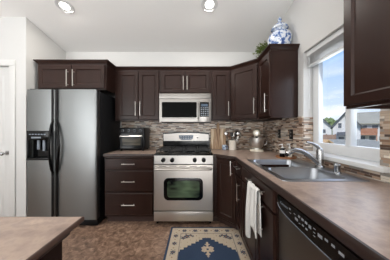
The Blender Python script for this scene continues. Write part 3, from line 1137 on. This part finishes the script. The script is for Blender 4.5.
# ------------------------------------------------------------------ soap tray
t = tag(MB().lathe([(.098, 0), (.104, .004), (.104, .014), (.098, .014), (.094, .008), (.01, .008)], n=32).build('wooden_tray', 'tray'), 'round wooden tray holding two soap bottles behind the sink', 'tray')
t.location = (1.008, 1.865, ZC)
t = thing('soap_bottle', 'black and white pump soap bottle on the left of the round tray', 'bottle', (.972, 1.87, ZC + .008))
MB().lathe([(.026, 0), (.028, .004), (.028, .075), (.022, .09), (.012, .096), (.012, .102)]).build('bottle_body', 'black', t)
MB().lathe([(.0285, .042), (.0287, .043), (.0287, .076), (.0285, .077)]).build('wrap_label', 'label', t)
MB().cyl((0, 0, .10), (0, 0, .112), .013).cyl((0, 0, .11), (0, 0, .14), .004).cyl((.006, .0, .14), (-.032, 0, .137), .005).build('pump', 'label', t)
t = thing('soap_bottle', 'pale clear pump soap bottle on the right of the round tray', 'bottle', (1.05, 1.862, ZC + .008))
MB().lathe([(.024, 0), (.027, .004), (.027, .07), (.020, .085), (.011, .092), (.011, .10)]).build('bottle_body', 'amber', t)
MB().cyl((0, 0, .10), (0, 0, .112), .012).cyl((0, 0, .11), (0, 0, .145), .004).cyl((.006, .0, .145), (-.03, 0, .142), .005).build('pump', 'label', t)

# outlets on the right backsplash
for k, (yy, lb) in enumerate(((1.945, 'dark outlet plate on right backsplash nearer the window'), (2.225, 'dark outlet plate on right backsplash nearer the corner'))):
    t = thing('wall_outlet', lb, 'outlet', (XW - .013, yy, 1.185), -PI / 2)
    MB().box(-.036, .036, -.006, 0, -.058, .058, .003).build('cover_plate', 'blackp', t)
    for dz in (-.02, .02):
        f = MB().ring([[(p[0], y, p[1]) for p in rrect(-.016, .016, dz - .014, dz + .014, .006)] for y in (-.006, -.0085)]).build('socket', 'pot', t)
        MB().box(-.008, -.005, -.0092, -.0085, dz - .005, dz + .006).box(.005, .008, -.0092, -.0085, dz - .005, dz + .006).build('slots', 'label', f)

# ------------------------------------------------------------------ ginger jar and plant on top of cabinets
ZT = 2.131
t = thing('ginger_jar', 'blue and white lidded ginger jar on the cabinet beside the window', 'jar', (1.0, 1.985, ZT))
MB().lathe([(.075, 0), (.078, .012), (.085, .03), (.115, .10), (.130, .15), (.134, .19), (.124, .23), (.095, .262), (.064, .275), (.062, .305)], n=36).build('jar_body', 'jarbw', t, ang=60)
MB().lathe([(.092, .303), (.096, .308), (.09, .325), (.070, .352), (.042, .375), (.022, .384), (.013, .395), (.024, .412), (.024, .424), (.009, .450), (.003, .462)], n=32).build('lid', 'jarbw', t, ang=60)
t = thing('potted_plant', 'small green leafy plant on the corner cabinet beside the ginger jar', 'plant', (.92, 2.27, ZT))
MB().lathe([(.05, 0), (.055, .004), (.065, .09), (.06, .09), (.05, .08), (.01, .08)]).build('pot', 'pot', t)
lf = MB()
rnd = random.Random(3)
for k in range(420):
    a = rnd.uniform(0, 2 * PI)
    el = rnd.uniform(-.25, 1.45)
    r = rnd.uniform(.03, .118)
    c = Vector((math.cos(a) * math.cos(el) * r, math.sin(a) * math.cos(el) * r, .16 + math.sin(el) * r * 1.1))
    d = Vector((math.cos(a), math.sin(a), rnd.uniform(-.2, .9))).normalized()
    sd = d.cross(Vector((rnd.uniform(-1, 1), rnd.uniform(-1, 1), 1))).normalized()
    ln, wd = rnd.uniform(.025, .04), rnd.uniform(.007, .011)
    vs = [lf.bm.verts.new(c + q) for q in (Vector((0, 0, 0)), d * ln * .5 + sd * wd, d * ln, d * ln * .5 - sd * wd)]
    lf.bm.faces.new(vs)
lf.build('foliage', 'leaf', t)
st = MB()
for k in range(7):
    a = k * .9
    st.tube([(0, 0, .07), (.02 * math.cos(a), .02 * math.sin(a), .13), (.06 * math.cos(a), .06 * math.sin(a), .2)], .003, 6)
st.build('stems', 'leaf', t)

# ------------------------------------------------------------------ window blind (raised)
t = thing('window_blind', 'white slatted blind pulled up to the top of the window', 'blind', (1.185, (OY0 + OY1) / 2, OZ1))
hw = (OY1 - OY0) / 2 - .008
MB().box(-.03, .028, -hw, hw, -.05, -.002, .004).build('headrail', 'vinyl', t)
for k in range(7):
    z = -.062 - k * .0135
    MB().ring([[(x, y, z + dz) for x, dz in ((-.025, 0), (0, .004), (.025, 0), (.025, .0016), (0, .0056), (-.025, .0016))] for y in (-hw + .005, hw - .005)]).build('slat', 'vinyl', t)
MB().box(-.025, .025, -hw + .003, hw - .003, -.165, -.149, .004).build('bottom_rail', 'vinyl', t)
for yy in (hw - .12, -hw + .12):
    MB().cyl((-.028, yy, -.16), (-.028, yy, -.04), .0012, n=6).build('ladder_cord', 'vinyl', t)
MB().cyl((-.036, hw - .05, -.6), (-.034, hw - .05, -.04), .0022, n=8).build('tilt_wand', 'vinyl', t)

# ------------------------------------------------------------------ recessed ceiling lights
sl_ = math.atan(.214)
for k, (x, y) in enumerate(((-1.57, 1.985), (.16, 1.965))):
    lb = ('round recessed ceiling light above the refrigerator', 'round recessed ceiling light above the range')[k]
    t = thing('ceiling_light', lb, 'ceiling light', (x, y, cz(y)), 0, 'recessed ceiling lights')
    t.rotation_euler = (-sl_, 0, 0)
    MB().lathe([(.052, -.001), (.096, -.001), (.098, -.005), (.088, -.010), (.062, -.004), (.052, -.003)], n=32).build('trim_ring', 'trim', t)
    MB().lathe([(.053, -.0015), (.053, -.004), (.03, -.006), (.003, -.006)], n=28).build('lens', 'lens', t)
    ld = bpy.data.lights.new('downlight', 'AREA')
    ld.shape = 'DISK'
    ld.size = .13
    ld.energy = 9
    ld.color = (1, .95, .88)
    lo_ = bpy.data.objects.new('downlight', ld)
    C.objects.link(lo_)
    lo_.location = (x, y, cz(y) - .02)

# ------------------------------------------------------------------ rug
RGX0, RGX1, RGY0, RGY1 = -.312, .552, .45, 2.10
cell = .0076
nx = int((RGX1 - RGX0) / cell)
ny = int((RGY1 - RGY0) / cell)
rcx, rcy = (RGX0 + RGX1) / 2, (RGY0 + RGY1) / 2
NAVY, BEIGE, SLATE, BROWN, CREAM, MID = range(6)


def blob(u, v, r, petals=0, ph=0):
    d = math.hypot(u, v)
    rr = r * (1 + .28 * math.cos(petals * math.atan2(v, u) + ph)) if petals else r
    return d < rr


def rugpat(x, y):
    """x,y relative to centre, symmetric"""
    ax, ay = abs(x - .012 * 0), abs(y)
    hx, hy = (RGX1 - RGX0) / 2, (RGY1 - RGY0) / 2
    ex, ey = hx - ax, hy - ay
    e_ = min(ex, ey)
    if e_ < .022:
        return NAVY
    if e_ < .030:
        return BEIGE
    # border flowers
    if e_ < .13:
        if ex < ey:
            s_ = ay
            n_ = ex
        else:
            s_ = ax
            n_ = ey
        p = .13
        k = round((s_) / p)
        du = s_ - k * p
        if blob(du, n_ - .078, .024, 6):
            return BROWN if blob(du, n_ - .078, .007) else SLATE
        if blob(abs(du) - p / 2, n_ - .078, .007):
            return BROWN
        if blob(abs(du) - .036, n_ - .060, .005) or blob(abs(du) - .032, n_ - .098, .005):
            return SLATE if k % 2 else CREAM
        return BEIGE
    if e_ < .134:
        return MID
    # medallion
    yt = hy - .215     # peak
    d = yt - ay
    if d > 0:
        st_ = .03
        q = math.floor(d / st_) * st_ + st_ * .6
        half = min(.295, .03 + q * 1.28)
        if ax < half:
            if ax > half - .010:
                return NAVY
            # centre ornaments
            for cy_ in (0, .22, .44):
                if cy_ > yt - .12:
                    continue
            cy_ = yt - .175
            dy = ay - cy_
            if abs(dy) < .15:
                if blob(ax, dy, .048, 8):
                    return SLATE if blob(ax, dy, .012) else (CREAM if not blob(ax, dy, .024, 4, 1) else BEIGE)
                if blob(ax, abs(dy) - .07, .022, 4) or blob(ax - .05, abs(dy) - .02, .014) or blob(ax, abs(dy) - .1, .010):
                    return CREAM
            if blob(ax, ay, .085, 8):
                return CREAM if not blob(ax, ay, .04, 6) else MID
            return NAVY if (int(x * 60) + int(y * 45)) % 7 else NAVY
    # corner floral sprays
    for cx_, cy2, ra in ((.225, hy - .185, .030), (.185, hy - .165, .018), (.262, hy - .215, .020), (.155, hy - .188, .012), (.30, hy - .19, .013), (.235, hy - .14, .010), (.31, hy - .25, .014), (.315, hy - .33, .018), (.32, hy - .42, .014)):
        if blob(ax - cx_, ay - cy2, ra, 5, cx_ * 30):
            return SLATE if not blob(ax - cx_, ay - cy2, ra * .4) else BROWN
    if abs((ay - (hy - .185)) + (ax - .225) * .35 + .008 * math.sin(ax * 90)) < .004 and .15 < ax < .31:
        return SLATE
    if (math.sin(ax * 95) * math.sin(ay * 83 + 1)) > .93:
        return BROWN
    return BEIGE


rm = MB()
vs = [[rm.bm.verts.new((RGX0 + (RGX1 - RGX0) * i / nx, RGY0 + (RGY1 - RGY0) * j / ny, .008)) for i in range(nx + 1)] for j in range(ny + 1)]
for j in range(ny):
    for i in range(nx):
        f = rm.bm.faces.new((vs[j][i], vs[j][i + 1], vs[j + 1][i + 1], vs[j + 1][i]))
        f.material_index = rugpat(RGX0 + (RGX1 - RGX0) * (i + .5) / nx - rcx, RGY0 + (RGY1 - RGY0) * (j + .5) / ny - rcy)
rm.box(RGX0, RGX1, RGY0, RGY1, .001, .0075)
rmats = [mat('rug_' + n_, rgb(*c), .95, bump=(300, .5)) for n_, c in (('navy', (46, 64, 90)), ('beige', (196, 181, 160)), ('slate', (66, 74, 92)), ('brown', (140, 104, 84)), ('cream', (190, 172, 150)), ('mid', (126, 122, 122)))]
tag(rm.build('area_rug', rmats), 'navy and beige medallion rug on the floor in front of the range', 'rug')

# ------------------------------------------------------------------ outdoors
GZ = -2.6
struct('ground', MB().box(XO + .3, 80, -30, 80, GZ - .2, GZ), 'grass')


def PX(px, y):
    return (px - 196) * y / 166


def PZ(py, y):
    return CAMZ + (130 - py) * y / 166


def gable_house(name, label, px0, px1, y, dep, pe, pp, wall, wins=(), over=.2):
    """gable end turned towards the kitchen window; ridge runs away from it"""
    x0, x1 = PX(px0, y), PX(px1, y)
    th = math.atan2((x0 + x1) / 2, y)
    k = math.cos(th)
    t = thing(name, label, 'house', ((x0 + x1) / 2, y, GZ), -th)
    mx_ = (x0 + x1) / 2
    w = (x1 - x0) / 2 * k
    e_, p = PZ(pe, y) - GZ, PZ(pp, y) - GZ
    MB().prism([(-w, 0), (w, 0), (w, e_), (0, p), (-w, e_)], 0, dep, 'y').build('walls', wall, t)
    r, fsc = MB(), MB()
    sl2 = (p - e_) / w
    for s_ in (-1, 1):
        r.prism([(0, p + .02), (s_ * (w + over), e_ - sl2 * over + .02), (s_ * (w + over), e_ - sl2 * over + .16), (0, p + .18)], -.3, dep + .3, 'y')
        fsc.prism([(0, p + .0), (s_ * (w + over), e_ - sl2 * over), (s_ * (w + over), e_ - sl2 * over + .18), (0, p + .2)], -.36, -.301, 'y')
    r.build('roof', 'shingle', t)
    fsc.build('fascia', 'dshingle', t)
    for (a, b, c, dd) in wins:
        a, b = (PX(a, y) - mx_) * k, (PX(b, y) - mx_) * k
        c, dd = PZ(c, y) - GZ, PZ(dd, y) - GZ
        f = MB().box(a - .08, b + .08, -.05, -.001, c - .08, dd + .08).build('window', 'trim', t)
        MB().box(a, b, -.07, -.05, c, dd).build('pane', 'winglass', f)
    return t, k, mx_


gable_house('house', 'white gabled house seen at the left edge of the window glass', 304, 331, 31, 7, 127, 115, 'siding',
            [(322.5, 325.5, 133, 129.3), (312, 315, 133, 129)])
y = 19
tB, k, mx_ = gable_house('house', 'white house with a steep dark roofline partly behind the window mullion', 332, 360, y, 4, 126.5, 113, 'siding',
                         [(338, 341.5, 128, 123)])
MB().prism([(-.9, PZ(135.5, y) - GZ), (-.002, PZ(133, y) - GZ), (-.002, PZ(132, y) - GZ), (-.9, PZ(134.8, y) - GZ)], (PX(337, y) - mx_) * k, (PX(349, y) - mx_) * k, 'x').build('porch_roof', 'dshingle', tB)
MB().box((PX(338.5, y) - mx_) * k, (PX(344, y) - mx_) * k, -.05, -.002, PZ(144, y) - GZ, PZ(137, y) - GZ).build('garage_door', 'winglass', tB)
# house C: roof slope faces the window
y = 27
x0, x1 = PX(364, y), PX(424, y)
cx = PX(372, y)
th = math.atan2(cx, y)
k = math.cos(th)
t = thing('house', 'long two-storey house with grey roof and brown deck right of the mullion', 'house', (cx, y, GZ), -th)


def HX(px):
    return (PX(px, y) - cx) * k


def HZ(py):
    return PZ(py, y) - GZ


wa, wb = HX(354.5), HX(412)
ze, zp = HZ(123.5), HZ(113.5)
MB().prism([(0, 0), (6, 0), (6, ze), (3, zp + .25), (0, ze)], wa, wb, 'x').build('walls', 'siding', t)
MB().prism([(-.5, ze - .12), (3, zp + .32), (6.5, ze - .1), (6.5, ze + .05), (3, zp + .5), (-.5, ze + .03)], wa - .3, wb + .3, 'x').build('roof', 'shingle', t)
for a, b in ((357.5, 360.5), (363, 367), (372, 378), (388, 394)):
    f = MB().box(HX(a) - .06, HX(b) + .06, -.05, -.001, HZ(129.4), HZ(124.9)).build('window', 'trim', t)
    MB().box(HX(a), HX(b), -.07, -.05, HZ(129), HZ(125.3)).build('pane', 'winglass', f)
for a, b in ((359, 365), (369, 376), (379, 386)):
    f = MB().box(HX(a) - .06, HX(b) + .06, -.05, -.001, HZ(140), HZ(135.8)).build('window', 'trim', t)
    MB().box(HX(a), HX(b), -.07, -.05, HZ(139.8), HZ(136.2)).build('pane', 'winglass', f)
dk = MB().box(HX(358.5), HX(377), -1.5, -.08, HZ(135), HZ(134.2))
dk.box(HX(358.5), HX(377), -1.52, -1.40, HZ(128.9), HZ(128.3))
dk.build('deck', 'deck', t, 'brown wooden deck')
rl = MB()
nb = 30
for q in range(nb + 1):
    xx = HX(358.5) + (HX(377) - HX(358.5)) * q / nb
    rl.box(xx - .035, xx + .035, -1.5, -1.44, HZ(134.2), HZ(128.9))
rl.build('deck_railing', 'deck', t)
for px in (358.9, 376.6):
    MB().box(HX(px) - .06, HX(px) + .06, -1.4, -1.28, 0, HZ(135)).build('deck_post', 'deck', t)
# near shed / garage with grey roof below eye level
y = 11
x0, x1 = PX(334, y), PX(404, y)
t = thing('garage', 'low garage with pale grey roof just outside the window', 'garage', ((x0 + x1) / 2, y, GZ))
w = (x1 - x0) / 2
ze, zp = PZ(147.5, y) - GZ, PZ(140.5, y + 2.5) - GZ
MB().prism([(0, 0), (5, 0), (5, ze), (2.5, zp - .05), (0, ze)], -w, w, 'x').build('walls', 'siding2', t)
MB().prism([(-.3, ze - .1), (2.5, zp), (5.3, ze - .1), (5.3, ze), (2.5, zp + .1), (-.3, ze)], -w - .2, w + .2, 'x').build('roof', 'shingle', t)
# timber gazebo gable
y = 8.5
x0, x1 = PX(319.5, y), PX(338, y)
t = thing('gazebo', 'tan timber gable-roofed shelter below the window at left', 'gazebo', ((x0 + x1) / 2, y, GZ))
w = (x1 - x0) / 2
ze, zp = PZ(146, y) - GZ, PZ(139.5, y) - GZ
r = MB()
for s_ in (-1, 1):
    r.prism([(0, zp - .07), (s_ * w, ze - .07), (s_ * w, ze), (0, zp)], 0, 1.8, 'y')
r.build('roof', 'tan', t)
for sx_ in (-1, 1):
    for yy in (.1, 1.7):
        MB().box(sx_ * (w - .1) - .05, sx_ * (w - .1) + .05, yy - .05, yy + .05, 0, ze - .03).build('post', 'tan', t)
MB().box(-w + .05, w - .05, .05, .12, ze - .13, ze - .06).box(-.04, .04, .05, .12, ze - .1, zp - .08).build('truss', 'tan', t)
# fence
y = 18
t = thing('wooden_fence', 'weathered brown board fence beyond the gazebo', 'fence', (PX(327, y), y, GZ))
fz = PZ(134.8, y) - GZ
x0, x1 = PX(318, y) - PX(327, y), PX(336, y) - PX(327, y)
fm = MB()
nb = 22
for k in range(nb):
    a = x0 + (x1 - x0) * k / nb
    fm.box(a + .005, a + (x1 - x0) / nb - .005, 0, .03, .05, fz + .02 * (k % 2))
fm.box(x0, x1, .03, .07, fz - .3, fz - .2).box(x0, x1, .03, .07, .4, .5)
fm.build('boards', 'fence', t)
for k in range(3):
    a = x0 + (x1 - x0) * k / 2
    MB().box(a - .05, a + .05, .03, .13, 0, fz + .08).build('post', 'fence', t)


def tree(px, py, y, r, label):
    t = thing('tree', label, 'tree', (PX(px, y), y, GZ))
    rn = random.Random(px)
    m_ = MB()
    top = PZ(py, y) - GZ
    for k in range(420):
        a = rn.uniform(0, 2 * PI)
        el = rn.uniform(-.9, 1.5)
        rr = r * rn.uniform(.55, 1)
        c = Vector((math.cos(a) * math.cos(el) * rr, math.sin(a) * math.cos(el) * rr, top - r + math.sin(el) * rr))
        bmesh.ops.create_icosphere(m_.bm, subdivisions=1, radius=r * rn.uniform(.1, .2), matrix=Matrix.Translation(c))
    m_.build('crown', 'dleaf', t)
    MB().tube([(0, 0, 0), (.1, 0, top - r * 1.5), (0, 0, top - r)], [.25, .2, .08], 8).build('trunk', 'wood_u', t)


tree(327, 118.5, 42, 2.6, 'green leafy tree behind the white gabled house')
tree(336, 121, 56, 2.4, 'smaller tree behind the gap between the two white houses')
